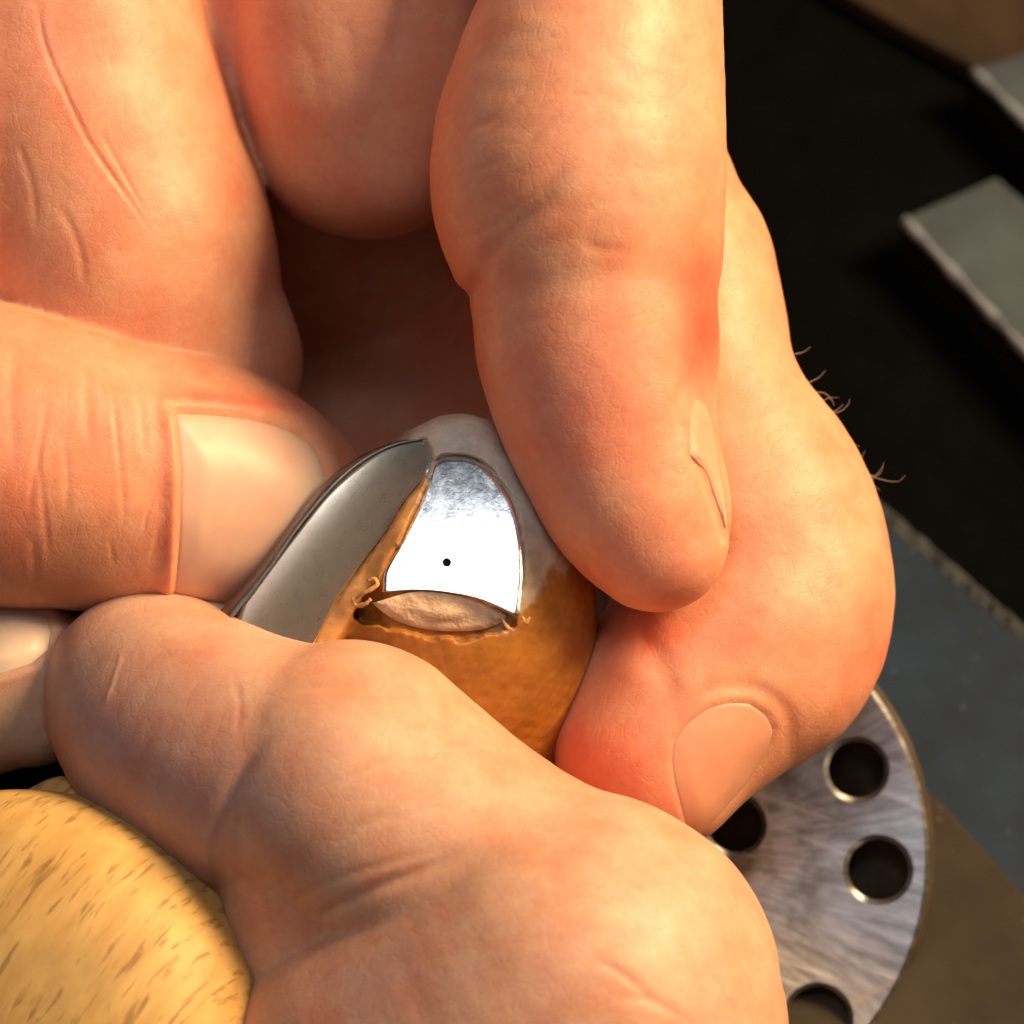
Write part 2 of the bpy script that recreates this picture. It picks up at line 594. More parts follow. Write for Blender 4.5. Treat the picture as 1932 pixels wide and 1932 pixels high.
def smin(a, b, k):
    if k <= 0: return np.minimum(a, b)
    h = np.clip(0.5 + 0.5 * (b - a) / k, 0, 1)
    return b * (1 - h) + a * h - k * h * (1 - h)


class Field:
    BIG = 70.0

    def __init__(self, lo, hi, h):
        self.lo = np.asarray(lo, float); self.h = h
        self.dim = np.ceil((np.asarray(hi) - self.lo) / h).astype(int) + 1
        self.f = np.full(self.dim, self.BIG, np.float32)
        self.lab = np.zeros(self.dim, np.uint8)

    def axes(self, i0, i1):
        return [(self.lo[a] + self.h * np.arange(i0[a], i1[a])).astype(np.float32) for a in range(3)]

    def box(self, a, b):
        i0 = np.clip(np.floor((a - self.lo) / self.h).astype(int), 0, self.dim - 1)
        i1 = np.clip(np.ceil((b - self.lo) / self.h).astype(int) + 1, 1, self.dim)
        return i0, i1

    def finger(self, ctrl_uvzr, k=8.0, label=1, sub=4, inner=0.0):
        c = []
        for u, v, z, r in ctrl_uvzr:
            c.append([*P(u, v, z), r * (D - z) / D])
        pts = catmull(c, sub) if len(c) > 1 else np.array(c)
        rm = pts[:, 3].max() + self.BIG
        I0, I1 = self.box((pts[:, :3] - pts[:, 3:]).min(0) - self.BIG, (pts[:, :3] + pts[:, 3:]).max(0) + self.BIG)
        loc = np.full(I1 - I0, self.BIG, np.float32)
        segs = [(pts[i], pts[i + 1]) for i in range(len(pts) - 1)] or [(pts[0], pts[0])]
        for a, b in segs:
            lo = np.minimum(a[:3] - a[3], b[:3] - b[3]) - self.BIG
            hi = np.maximum(a[:3] + a[3], b[:3] + b[3]) + self.BIG
            i0, i1 = self.box(lo, hi)
            if np.any(i1 <= i0): continue
            X, Y, Z = self.axes(i0, i1)
            X = X[:, None, None] - a[0]; Y = Y[None, :, None] - a[1]; Z = Z[None, None, :] - a[2]
            ab = (b - a)[:3].astype(np.float32); L = float(ab @ ab)
            if L > 1e-6:
                t = np.clip((X * ab[0] + Y * ab[1] + Z * ab[2]) / L, 0, 1)
            else:
                t = np.zeros((1, 1, 1), np.float32)
            d = np.sqrt((X - t * ab[0]) ** 2 + (Y - t * ab[1]) ** 2 + (Z - t * ab[2]) ** 2) - (a[3] + t * (b[3] - a[3]))
            s = tuple(slice(i0[q] - I0[q], i1[q] - I0[q]) for q in range(3))
            loc[s] = smin(loc[s], d.astype(np.float32), inner)
        S = tuple(slice(I0[q], I1[q]) for q in range(3))
        cur = self.f[S]
        self.lab[S][loc < cur] = label
        self.f[S] = np.minimum(smin(cur, loc, k), self.BIG)

    def mesh(self):
        f = self.f; h = self.h
        s = f < 0
        nx, ny, nz = f.shape
        cnt = np.zeros((nx - 1, ny - 1, nz - 1), np.uint8)
        for i in (0, 1):
            for j in (0, 1):
                for k in (0, 1):
                    cnt += s[i:nx - 1 + i, j:ny - 1 + j, k:nz - 1 + k]
        act = (cnt > 0) & (cnt < 8)
        idx = np.argwhere(act)
        vid = np.full(act.shape, -1, np.int32)
        vid[act] = np.arange(len(idx))
        acc = np.zeros((len(idx), 3)); w = np.zeros(len(idx))
        cor = [(i, j, k) for i in (0, 1) for j in (0, 1) for k in (0, 1)]
        val = {c: f[idx[:, 0] + c[0], idx[:, 1] + c[1], idx[:, 2] + c[2]] for c in cor}
        for a in cor:
            for ax in range(3):
                if a[ax]: continue
                b = list(a); b[ax] = 1; b = tuple(b)
                va, vb = val[a], val[b]
                m = (va < 0) != (vb < 0)
                t = va[m] / (va[m] - vb[m])
                p = np.tile(np.array(a, float), (m.sum(), 1)); p[:, ax] += t
                acc[m] += p; w[m] += 1
        V = (idx + acc / w[:, None]) * h + self.lo
        Fs = []
        for ax in range(3):
            sl0 = [slice(None)] * 3; sl1 = [slice(None)] * 3
            sl0[ax] = slice(0, -1); sl1[ax] = slice(1, None)
            ch = s[tuple(sl0)] != s[tuple(sl1)]
            e = np.argwhere(ch)
            o1, o2 = [(1, 2), (2, 0), (0, 1)][ax]
            ok = (e[:, o1] > 0) & (e[:, o2] > 0) & (e[:, o1] < f.shape[o1] - 1) & (e[:, o2] < f.shape[o2] - 1)
            e = e[ok]
            ins = s[e[:, 0], e[:, 1], e[:, 2]]
            q = []
            for d1, d2 in ((-1, -1), (0, -1), (0, 0), (-1, 0)):
                c = e.copy(); c[:, o1] += d1; c[:, o2] += d2
                q.append(vid[c[:, 0], c[:, 1], c[:, 2]])
            q = np.stack(q, 1)
            q[~ins] = q[~ins][:, ::-1]
            Fs.append(q)
        F = np.vstack(Fs)
        li = np.clip(np.round((V - self.lo) / h).astype(int), 0, self.dim - 1)
        lab = self.lab[li[:, 0], li[:, 1], li[:, 2]]
        return V, F, lab


def subdivide(V, F, lab=None):
    n = len(V)
    e = np.stack([np.stack([F[:, i], F[:, (i + 1) % 4]], 1) for i in range(4)], 1).reshape(-1, 2)
    e.sort(axis=1)
    key = e[:, 0].astype(np.int64) * n + e[:, 1]
    uq, inv = np.unique(key, return_inverse=True)
    ea, eb = uq // n, uq % n
    mid = 0.5 * (V[ea] + V[eb]); cen = V[F].mean(1)
    E = inv.reshape(-1, 4) + n; Cc = np.arange(len(F)) + n + len(uq)
    out = np.vstack([np.stack([F[:, i], E[:, i], Cc, E[:, i - 1]], 1) for i in range(4)])
    V2 = np.vstack([V, mid, cen])
    if lab is None: return V2, out
    return V2, out, np.concatenate([lab, lab[ea], lab[F[:, 0]]])


def largest(V, F):
    """keep the biggest connected piece"""
    l = np.arange(len(V))
    while True:
        m = l[F].min(1); old = l.copy()
        for c in range(4): np.minimum.at(l, F[:, c], m)
        l = l[l]
        if (l == old).all(): break
    big = np.bincount(l).argmax()
    keep = l == big
    new = np.cumsum(keep) - 1
    return V[keep], new[F[keep[F[:, 0]]]]


def laplace(V, F, it, lam=0.5):
    e = np.vstack([F[:, [0, 1]], F[:, [1, 2]], F[:, [2, 3]], F[:, [3, 0]]])
    n = len(V)
    deg = np.bincount(e[:, 0], minlength=n) + np.bincount(e[:, 1], minlength=n)
    for _ in range(it):
        m = np.stack([np.bincount(e[:, 0], V[e[:, 1], k], n) + np.bincount(e[:, 1], V[e[:, 0], k], n) for k in range(3)], 1) / deg[:, None]
        V = V + lam * (m - V)
    return V


def normals(V, F):
    a = V[F[:, 2]] - V[F[:, 0]]; b = V[F[:, 3]] - V[F[:, 1]]
    fn = np.cross(a, b)
    n = np.stack([sum(np.bincount(F[:, c], fn[:, k], len(V)) for c in range(4)) for k in range(3)], 1)
    return n / (np.linalg.norm(n, axis=1, keepdims=True) + 1e-9)


def project(V):
    s = D / (D - V[:, 2])
    return np.stack([H2 + V[:, 0] * s, H2 - V[:, 1] * s], 1)


def poly_dist(uv, line):
    """distance to a polyline, signed side, and position along it (0..1)"""
    L = np.asarray(line, float)
    seg = np.linalg.norm(np.diff(L, axis=0), axis=1)
    cum = np.concatenate([[0], np.cumsum(seg)]) / seg.sum()
    best = np.full(len(uv), 1e9); side = np.zeros(len(uv)); pos = np.zeros(len(uv))
    for i in range(len(L) - 1):
        a, b = L[i], L[i + 1]; ab = b - a
        t = np.clip(((uv - a) @ ab) / (ab @ ab), 0, 1)
        q = uv - (a + t[:, None] * ab)
        d = np.linalg.norm(q, axis=1)
        m = d < best
        best[m] = d[m]
        side[m] = np.sign(ab[0] * q[m, 1] - ab[1] * q[m, 0])
        pos[m] = cum[i] + t[m] * (cum[i + 1] - cum[i])
    return best, side, pos


def smooth_line(line, sub=6):
    return catmull(np.asarray(line, float), sub)


def crease(V, Nn, uv, front, lab, labels, line, width, depth, ridge=0.3, fade=(0.15, 0.15)):
    L = smooth_line(line)
    lo, hi = L.min(0) - width * 5, L.max(0) + width * 5
    m = front & (uv[:, 0] > lo[0]) & (uv[:, 1] > lo[1]) & (uv[:, 0] < hi[0]) & (uv[:, 1] < hi[1])
    if labels is not None: m &= np.isin(lab, labels)
    i = np.where(m)[0]
    if not len(i): return
    d, s, p = poly_dist(uv[i], L)
    f = np.ones(len(i))
    if fade[0] > 0: f *= np.clip(p / fade[0], 0, 1)
    if fade[1] > 0: f *= np.clip((1 - p) / fade[1], 0, 1)
    f = f * f * (3 - 2 * f)
    disp = -depth * np.exp(-(d / width) ** 2) + ridge * depth * np.exp(-((d - 2.0 * width) / (1.1 * width)) ** 2)
    V[i] += Nn[i] * (disp * f)[:, None]


def poly_sdf(uv, poly):
    """negative inside"""
    Pn = np.asarray(poly, float)
    d, _, _ = poly_dist(uv, np.vstack([Pn, Pn[:1]]))
    x, y = uv[:, 0], uv[:, 1]
    ins = np.zeros(len(uv), bool)
    for i in range(len(Pn)):
        a, b = Pn[i], Pn[i - 1]
        c = ((a[1] > y) != (b[1] > y)) & (x < (b[0] - a[0]) * (y - a[1]) / (b[1] - a[1] + 1e-12) + a[0])
        ins ^= c
    return np.where(ins, -d, d)


def sst(a, b, x):
    t = np.clip((x - a) / (b - a), 0, 1)
    return t * t * (3 - 2 * t)


def wave_noise(V, wl, seed):
    r = np.random.default_rng(seed)
    out = np.zeros(len(V))
    for _ in range(9):
        k = r.normal(size=3); k /= np.linalg.norm(k)
        out += np.sin(V @ k * (2 * math.pi / (wl * r.uniform(0.6, 1.5))) + r.uniform(0, 6.28))
    return out / 4.2


SKIN = np.array([0.70, 0.345, 0.205])
PINK = np.array([0.72, 0.28, 0.20])
RED = np.array([0.86, 0.13, 0.07])
PALE = np.array([0.66, 0.43, 0.31])


def tint(cols, uv, front, lab, labels, u, v, ru, rv, col, amt, ang=0.0):
    m = front.copy()
    if labels is not None: m &= np.isin(lab, labels)
    i = np.where(m)[0]
    c, s = math.cos(ang), math.sin(ang)
    x = uv[i, 0] - u; y = uv[i, 1] - v
    a = (x * c + y * s) / ru; b = (-x * s + y * c) / rv
    w = amt * np.exp(-(a * a + b * b))
    cols[i] = cols[i] * (1 - w[:, None]) + np.asarray(col) * w[:, None]


# nail outlines on the photo plane
NAIL_T = [(322, 768), (400, 771), (470, 779), (520, 790), (576, 813), (612, 852), (626, 900), (622, 960), (590, 1040), (540, 1100), (480, 1140), (400, 1150), (322, 1140), (326, 1070), (331, 1000), (334, 900), (331, 830)]
NAIL_B = [(1264, 1391), (1289, 1359), (1336, 1327), (1376, 1317), (1419, 1319), (1455, 1345), (1469, 1377), (1462, 1406), (1441, 1442), (1423, 1471), (1405, 1497), (1320, 1590), (1296, 1580), (1279, 1525), (1268, 1485), (1261, 1438)]
NAIL_I = [(1303, 718), (1322, 732), (1336, 752), (1346, 790), (1354, 840), (1364, 900), (1373, 950), (1377, 990), (1376, 1012), (1368, 985), (1352, 940), (1334, 893), (1312, 868), (1297, 851), (1291, 800), (1292, 755)]
NAIL_F = [(-60, 1148), (0, 1142), (60, 1144), (92, 1162), (98, 1195), (92, 1225), (62, 1252), (0, 1272), (-60, 1280)]

# ---- upper hand
IDX, MID, THU, PALM, CURL, DEEP = 1, 2, 3, 4, 5, 6
fa = Field((-1500, -640, -1850), (800, 1750, 480), 8.0)
fa.finger([(520, 160, -1000, 420), (640, 480, -1400, 420), (720, 760, -1420, 400)], 0, DEEP, 3)
fa.finger([(150, -560, -480, 400), (600, -560, -520, 420), (1050, -480, -420, 330)], 60, DEEP, 3)
fa.finger([(690, -420, -420, 270), (682, -100, -360, 255), (682, 60, -350, 250), (686, 160, -350, 240), (690, 232, -360, 222)], 20, CURL, 4)
fa.finger([(1050, -420, -760, 260), (1125, 0, -740, 222), (1135, 300, -720, 215), (1105, 560, -700, 205)], 20, DEEP, 3)  # unseen curled fingers, added to keep lamp light out of the hollow
fa.finger([(470, -320, -440, 210), (478, 60, -440, 190), (490, 200, -470, 165)], 10, CURL, 3)
fa.finger([(60, -520, -360, 330), (85, -150, -310, 298), (90, 0, -290, 292), (130, 200, -280, 298), (175, 350, -275, 300), (222, 480, -280, 300), (250, 600, -300, 288), (285, 690, -330, 285)], 22, PALM, 4)
fa.finger([(-300, -300, -380, 400), (-250, 200, -330, 400), (-240, 600, -330, 330)], 70, PALM, 3)
fa.finger([(1180, -460, -300, 270), (1150, -200, -70, 240), (1142, -20, 30, 222), (1112, 160, 60, 256), (1090, 320, 70, 281), (1106, 440, 70, 262), (1122, 500, 75, 236)], 14, IDX, 4)
fa.finger([(1135, 470, 70, 215), (1124, 560, 85, 230), (1126, 640, 90, 230), (1138, 740, 96, 214), (1168, 850, 110, 193), (1202, 940, 125, 176), (1236, 1012, 135, 141)], 10, IDX, 4)
fa.finger([(1150, -420, -480, 230), (1180, 0, -420, 160), (1200, 250, -400, 158), (1238, 410, -330, 170), (1288, 520, -280, 180), (1308, 690, -240, 186), (1345, 820, -220, 205), (1405, 960, -210, 240), (1434, 1095, -200, 252), (1412, 1190, -180, 258), (1350, 1258, -150, 238), (1280, 1338, -110, 214), (1232, 1420, -80, 188)], 2, MID, 4)
fa.finger([(-650, 560, -160, 340), (-420, 740, -90, 322), (-200, 820, -60, 300), (0, 862, -60, 287), (110, 878, -66, 273), (200, 895, -80, 262), (340, 916, -130, 253), (430, 941, -165, 234), (498, 962, -190, 204)], 7, THU, 4)
fa.finger([(-650, 560, -160, 330), (-560, 100, -300, 380)], 80, PALM, 3)
Va, Fa, La = fa.mesh()
del fa
Va = laplace(Va, Fa, 2)
Va, Fa, La = subdivide(Va, Fa, La)
Va = laplace(Va, Fa, 3)
Na = normals(Va, Fa)
Va += Na * (2.2 * wave_noise(Va, 240, 3) + 0.35 * wave_noise(Va, 70, 4))[:, None]
uv = project(Va)


def front_mask(V, Nn):
    view = np.array([0, 0, D]) - V
    view /= np.linalg.norm(view, axis=1, keepdims=True)
    return (Nn * view).sum(1) > -0.25


fr = front_mask(Va, Na)
C = lambda *a, **k: crease(Va, Na, uv, fr, La, *a, **k)
# index: distal crease, palm-side wrinkles
C([IDX], [(862, 580), (898, 528), (922, 482), (962, 430), (1020, 380), (1075, 325), (1105, 300)], 16, 10, ridge=0.15, fade=(0, 0.6))
C([IDX], [(838, 455), (905, 440), (960, 400), (1030, 352), (1086, 300)], 8, 2.5, ridge=0.1, fade=(0.2, 0.3))
C([IDX], [(850, 330), (930, 310), (1000, 262), (1060, 205)], 8, 2, ridge=0.1, fade=(0.3, 0.3))
C([IDX], [(870, 250), (940, 222), (1000, 170)], 8, 1.8, ridge=0.1, fade=(0.3, 0.3))
C([IDX], [(1075, 180), (1110, 176)], 4, 1.2, ridge=0.1)
C([IDX], [(1090, 440), (1130, 470), (1200, 470)], 11, 1.5, ridge=0.1, fade=(0.3, 0.3))
C([IDX], [(940, 640), (1020, 600), (1090, 560)], 10, 1.2, ridge=0.1, fade=(0.3, 0.3))
C([IDX], [(990, 700), (1060, 640), (1110, 590)], 10, 1.2, ridge=0.1, fade=(0.3, 0.3))
# base of the hand at the upper left
for ln, w_, dp in ([(70, -20), (82, 75), (122, 172), (165, 262), (212, 332), (262, 402), (300, 470)], 9, 7), ([(185, 240), (235, 330), (285, 420)], 8, 4), ([(318, 60), (350, 95), (392, 140)], 9, 4), ([(375, 300), (410, 285), (450, 290)], 9, 2.5), ([(110, 380), (150, 470), (160, 560)], 14, 5), ([(30, 260), (60, 350), (70, 450)], 12, 4):
    C([PALM], ln, w_ * 0.55, dp * 0.4, ridge=0.1, fade=(0.2, 0.3))
for ln in ([(560, 60), (590, 130), (600, 220)], [(640, 20), (668, 110), (672, 200)], [(740, 30), (750, 120)]):
    C([CURL], ln, 16, 2.5, ridge=0.1, fade=(0.3, 0.3))
# thumb joint wrinkles
for ln, w_, dp in ([(92, 740), (78, 830), (64, 900), (52, 985)], 8, 6), ([(72, 830), (76, 900), (86, 990), (95, 1075)], 7, 4), ([(118, 820), (128, 900), (124, 985)], 9, 5), ([(212, 720), (222, 830), (232, 930), (236, 1010)], 7, 4), ([(290, 930), (278, 970), (268, 1015)], 5, 3.5), ([(205, 1010), (212, 1045), (216, 1075)], 5, 3), ([(160, 660), (165, 760), (168, 860)], 12, 4), ([(300, 985), (292, 1030), (285, 1060)], 5, 2.5), ([(30, 620), (22, 760), (30, 900)], 14, 5), ([(60, 1000), (66, 1080), (62, 1140)], 10, 5), ([(255, 700), (268, 790), (275, 880)], 9, 3):
    C([THU], ln, w_ * 0.8, dp * 0.36, ridge=0.2, fade=(0.3, 0.3))
# middle finger: fold above the nail
C([MID], [(1255, 1410), (1262, 1372), (1290, 1338), (1335, 1305), (1385, 1295), (1440, 1305), (1485, 1345), (1490, 1395), (1460, 1450)], 15, 3.5, ridge=0.1, fade=(0.15, 0.2))
C([MID], [(1160, 1160), (1210, 1200), (1260, 1290), (1262, 1380)], 30, 7, ridge=0.0, fade=(0.3, 0.3))


def sink_nail(V, Nn, uv, fr, lab, labels, poly, depth, fold=4.0, fw=12.0):
    m = np.where(fr & np.isin(lab, labels))[0]
    d = poly_sdf(uv[m], poly)
    disp = -depth * (1 - sst(-16, 6, d)) + fold * np.exp(-((d - 14) / fw) ** 2)
    V[m] += Nn[m] * disp[:, None]


# keep an undisturbed copy of the surface to fit the nails on
def bvh_of(V, F):
    return BVHTree.FromPolygons(V.tolist(), F.tolist())

BA = bvh_of(Va, Fa)
sink_nail(Va, Na, uv, fr, La, [THU], NAIL_T, 9, 3, 12)
C([THU], [(318, 760), (326, 830), (330, 900), (328, 1000), (323, 1080), (318, 1140)], 13, -8, ridge=0, fade=(0.1, 0.1))
sink_nail(Va, Na, uv, fr, La, [MID], NAIL_B, 5, 0, 12)

C([IDX], [(1298, 845), (1322, 882), (1346, 935), (1364, 990), (1368, 1030)], 9, 7, ridge=0.1, fade=(0.15, 0.1))
C([IDX], [(1292, 700), (1280, 760), (1282, 830)], 10, 3, ridge=0.1, fade=(0.3, 0.3))
ca = np.tile(SKIN, (len(Va), 1))
T_ = lambda *a, **k: tint(ca, uv, fr, La, *a, **k)
T_([IDX], 1328, 610, 48, 125, RED, 0.98)
T_([IDX], 1300, 535, 75, 45, RED, 0.6)
T_([IDX], 1090, 760, 150, 150, PINK, 0.65)
T_([IDX], 1250, 1080, 160, 110, PINK, 0.5)
T_([IDX], 1200, 150, 130, 250, PALE, 0.5)
T_([MID], 1120, 1450, 120, 110, RED, 0.55)
T_([MID], 1240, 1200, 130, 60, RED, 0.35)
T_([MID], 1640, 1270, 70, 150, RED, 0.30)
T_([MID], 1470, 1060, 150, 150, PALE, 0.4)
T_([THU], 20, 1000, 60, 120, RED, 0.3)
T_([THU], 430, 755, 120, 16, RED, 0.55, ang=0.12)
T_([THU], 300, 930, 30, 200, RED, 0.16)
T_([PALM], 120, 60, 180, 160, PINK, 0.45)
T_([CURL], 480, 160, 60, 160, PINK, 0.4)


def skin_object(name, V, F, cols):
    o = link_mesh(name, V, F, M_SKIN, None, True, False, cols)
    return o


upper = skin_object('hand', Va, Fa, ca)
tag(upper, 'upper hand whose index finger, middle finger and thumb pinch the ring', 'hand')


def nail_object(bvh, poly, lift, thick, parent, cols_fn, label, flat=0.0, nr=26, na=120, droop=0.0):
    """curved plate fitted over a fingertip: cast onto the skin, lifted, closed with an underside"""
    Pn = np.asarray(poly, float)
    cl = catmull(np.vstack([Pn, Pn[:1]]), 8)[:-1]
    seg = np.linalg.norm(np.diff(np.vstack([cl, cl[:1]]), axis=0), axis=1)
    cum = np.concatenate([[0], np.cumsum(seg)])
    tt = np.linspace(0, cum[-1], na, endpoint=False)
    ring = np.stack([np.interp(tt, cum, np.append(cl[:, k], cl[0, k])) for k in (0, 1)], 1)
    cen = ring.mean(0)
    eye = np.array([0, 0, D])
    vs, uvs, last = [], [], None
    rr = np.concatenate([[0.0], np.linspace(0.05, 1.0, nr)])
    hits = []
    for k, f in enumerate(rr):
        for i in range(na if k else 1):
            q = cen + (ring[i] - cen) * f
            for shrink in (1.0, 0.985, 0.97, 0.95, 0.93, 0.9, 0.86):
                qq = cen + (q - cen) * shrink
                d = P(*qq, 0) - eye; d /= np.linalg.norm(d)
                loc, nn, _, _ = bvh.ray_cast(Vector(eye), Vector(d))
                if loc is not None: break
            p = np.array(loc if loc is not None else last); nv = np.array(nn if nn is not None else (0, 0, 1.0))
            last = p
            edge = 1 - f
            p = p + nv * (lift + 5.0 * sst(0, 0.5, edge) - droop * sst(0.12, 0.0, edge))
            vs.append(p); uvs.append(q); hits.append(nv)
    vs = np.array(vs); uvs = np.array(uvs); hits = np.array(hits)
    n1 = len(vs)
    allv = np.vstack([vs, vs - hits * thick])
    fs = []
    for i in range(na):
        fs.append([0, 1 + (i + 1) % na, 1 + i])
    for k in range(1, len(rr) - 1):
        o1 = 1 + (k - 1) * na; o2 = 1 + k * na
        for i in range(na):
            j = (i + 1) % na
            fs.append([o1 + i, o1 + j, o2 + j, o2 + i])
    fs += [[x + n1 for x in f][::-1] for f in fs]
    o2 = 1 + (len(rr) - 2) * na
    for i in range(na):
        j = (i + 1) % na
        fs.append([o2 + i, o2 + j, n1 + o2 + j, n1 + o2 + i])
    # orient outward
    a = allv[fs[3][1]] - allv[fs[3][0]]; b = allv[fs[3][2]] - allv[fs[3][0]]
    if np.cross(a, b) @ hits[0] < 0:
        fs = [f[::-1] for f in fs]
    cols = np.vstack([cols_fn(uvs)] * 2)
    o = link_mesh('fingernail', allv, fs, M_NAIL, None, True, False, cols)
    o.parent = parent
    if label: o['label'] = label
    return o


NAILC = np.array([0.72, 0.44, 0.32])
def thumb_nail_cols(q):
    c = np.tile(NAILC, (len(q), 1))
    f = sst(540, 620, q[:, 0] + 0.25 * (q[:, 1] - 850))[:, None]
    c = c * (1 - f) + np.array([0.70, 0.52, 0.40]) * f
    f = (sst(360, 325, q[:, 0]) * 0.4)[:, None]
    return c * (1 - f) + PINK * f
def mid_nail_cols(q):
    c = np.tile(np.array([0.72, 0.325, 0.20]), (len(q), 1))
    f = (sst(14, 4, poly_dist(q, NAIL_B[-4:] + NAIL_B[:1])[0]) * 0.8)[:, None]
    return c * (1 - f) + np.array([0.80, 0.62, 0.48]) * f
nail_object(BA, NAIL_T, -3, 9, upper, thumb_nail_cols, 'broad pale thumbnail', droop=7)
nail_object(BA, NAIL_B, -3, 9, upper, mid_nail_cols, 'rounded pink nail of the middle finger', droop=7)

# index nail: seen almost edge on along the right side of the fingertip
def index_nail_cols(q):
    f = sst(880, 990, q[:, 1])[:, None]
    return np.array([0.70, 0.35, 0.215]) * (1 - f) + np.array([0.74, 0.46, 0.33]) * f
nail_object(BA, NAIL_I, -2, 9, upper, index_nail_cols, 'index fingernail seen edge on at the right of the fingertip', droop=9)

# ---- lower hand
DIST, MIDP, BASE, TIP = 1, 2, 3, 4
fb = Field((-1450, -2250, -900), (750, -60, 800), 8.0)
fb.finger([(52, 1292, -110, 156), (0, 1288, -115, 166), (-200, 1360, -130, 175), (-420, 1560, -120, 200), (-420, 1950, -260, 230), (-150, 2350, -260, 300), (400, 2700, -100, 380)], 0, TIP, 4)
fb.finger([(288, 1316, -10, 207), (352, 1378, 50, 236), (460, 1440, 110, 252), (600, 1480, 165, 262)], 5, DIST, 4)
fb.finger([(655, 1487, 170, 272), (648, 1600, 140, 258), (652, 1710, 110, 250)], 8, MIDP, 4)
fb.finger([(655, 1487, 185, 280), (800, 1602, 210, 272), (960, 1730, 240, 285), (1050, 1850, 250, 330)], 5, MIDP, 4)
fb.finger([(802, 2062, 215, 386), (940, 1990, 265, 392), (1078, 1888, 290, 386)], 10, BASE, 4)
fb.finger([(1078, 1888, 270, 380), (1080, 2200, 200, 420), (800, 2700, 0, 480)], 60, BASE, 3)
Vb, Fb, Lb = fb.mesh()
del fb
Vb = laplace(Vb, Fb, 2)
Vb, Fb, Lb = subdivide(Vb, Fb, Lb)
Vb = laplace(Vb, Fb, 3)
Nb = normals(Vb, Fb)
Vb += Nb * (2.4 * wave_noise(Vb, 240, 5) + 0.4 * wave_noise(Vb, 70, 6))[:, None]
uvb = project(Vb); frb = front_mask(Vb, Nb)
CB = lambda *a, **k: crease(Vb, Nb, uvb, frb, Lb, *a, **k)
CB([DIST, MIDP], [(452, 1900), (416, 1790), (404, 1660), (412, 1570), (440, 1485), (474, 1430), (520, 1375), (580, 1330)], 14, 9, ridge=0, fade=(0, 0.5))
CB([MIDP, BASE], [(590, 1738), (650, 1705), (720, 1672), (800, 1640), (880, 1600), (930, 1570)], 14, 8, ridge=0, fade=(0.1, 0.4))
for ln, w_, dp in ([(490, 1318), (560, 1300), (660, 1296), (800, 1312)], 8, 4.5), ([(560, 1660), (640, 1585), (760, 1520), (885, 1462)], 12, 5), ([(500, 1750), (570, 1690), (690, 1640), (880, 1590)], 10, 5), ([(600, 1500), (720, 1440), (860, 1420)], 11, 4), ([(700, 1560), (790, 1530), (880, 1520)], 10, 4), ([(440, 1270), (452, 1330), (446, 1400)], 7, 3), ([(1110, 1800), (1190, 1850), (1240, 1900)], 10, 5), ([(1110, 1700), (1200, 1720), (1260, 1760)], 14, 4), ([(1150, 1880), (1230, 1890), (1310, 1930)], 10, 4), ([(980, 1540), (1080, 1600), (1180, 1640)], 16, 3), ([(620, 1900), (700, 1830), (820, 1780)], 16, 2):
    CB(None, ln, w_ * 1.0, dp * 0.45, ridge=0.1, fade=(0.3, 0.3))
CB([DIST], [(232, 1225), (218, 1270), (196, 1335)], 4, -1.5, ridge=0.0, fade=(0.2, 0.2))
BB = bvh_of(Vb, Fb)
sink_nail(Vb, Nb, uvb, frb, Lb, [TIP], NAIL_F, 14, 3, 10)
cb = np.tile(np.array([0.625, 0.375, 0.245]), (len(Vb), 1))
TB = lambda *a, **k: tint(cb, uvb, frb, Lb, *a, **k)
LILAC_SHADE = np.array([0.44, 0.262, 0.225])  # shade on the finger and its base, painted into the skin colour
TB([DIST], 230, 1400, 200, 220, LILAC_SHADE, 0.75)
TB([DIST], 400, 1560, 160, 200, LILAC_SHADE, 0.6)
TB([MIDP], 520, 1500, 140, 160, LILAC_SHADE, 0.4)
TB([BASE], 700, 1850, 260, 150, LILAC_SHADE, 0.6)
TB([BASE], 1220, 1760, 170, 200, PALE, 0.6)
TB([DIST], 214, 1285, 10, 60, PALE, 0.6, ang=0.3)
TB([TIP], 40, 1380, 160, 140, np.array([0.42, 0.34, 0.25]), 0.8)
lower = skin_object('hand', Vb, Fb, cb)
tag(lower, 'lower hand with a thick creased finger across the front of the ring', 'hand')
def f_nail_cols(q): return np.tile(np.array([0.68, 0.50, 0.36]), (len(q), 1))
nail_object(BB, NAIL_F, -4, 8, lower, f_nail_cols, 'nail of the fingertip at the left edge')

def sliver_nail():
    """free edge of the forefinger nail, standing up behind the fingertip"""
    top = smooth_line([(294, 1128), (312, 1112), (342, 1107), (372, 1114), (418, 1136), (448, 1158)], 6)
    vs = []
    for i, (u, v) in enumerate(top):
        f = i / (len(top) - 1)
        vs.append(P(u, v, -30 - 10 * f))
        vs.append(P(u + 4, v + 22, -10 - 10 * f))
        vs.append(P(u + 8, v + 60, 0))
    fs = []
    for i in range(len(top) - 1):
        for j in range(2):
            q = i * 3 + j
            fs.append([q, q + 1, q + 4, q + 3])
    o = link_mesh('fingernail', np.array(vs), fs, M_NAIL, None, True, False, np.tile(np.array([0.74, 0.52, 0.38]), (len(vs), 1)))
    m = o.modifiers.new('thick', 'SOLIDIFY'); m.thickness = 9 * PX; m.offset = 0
    o.parent = lower
    o['label'] = 'pale nail edge peeping over the fingertip'
sliver_nail()

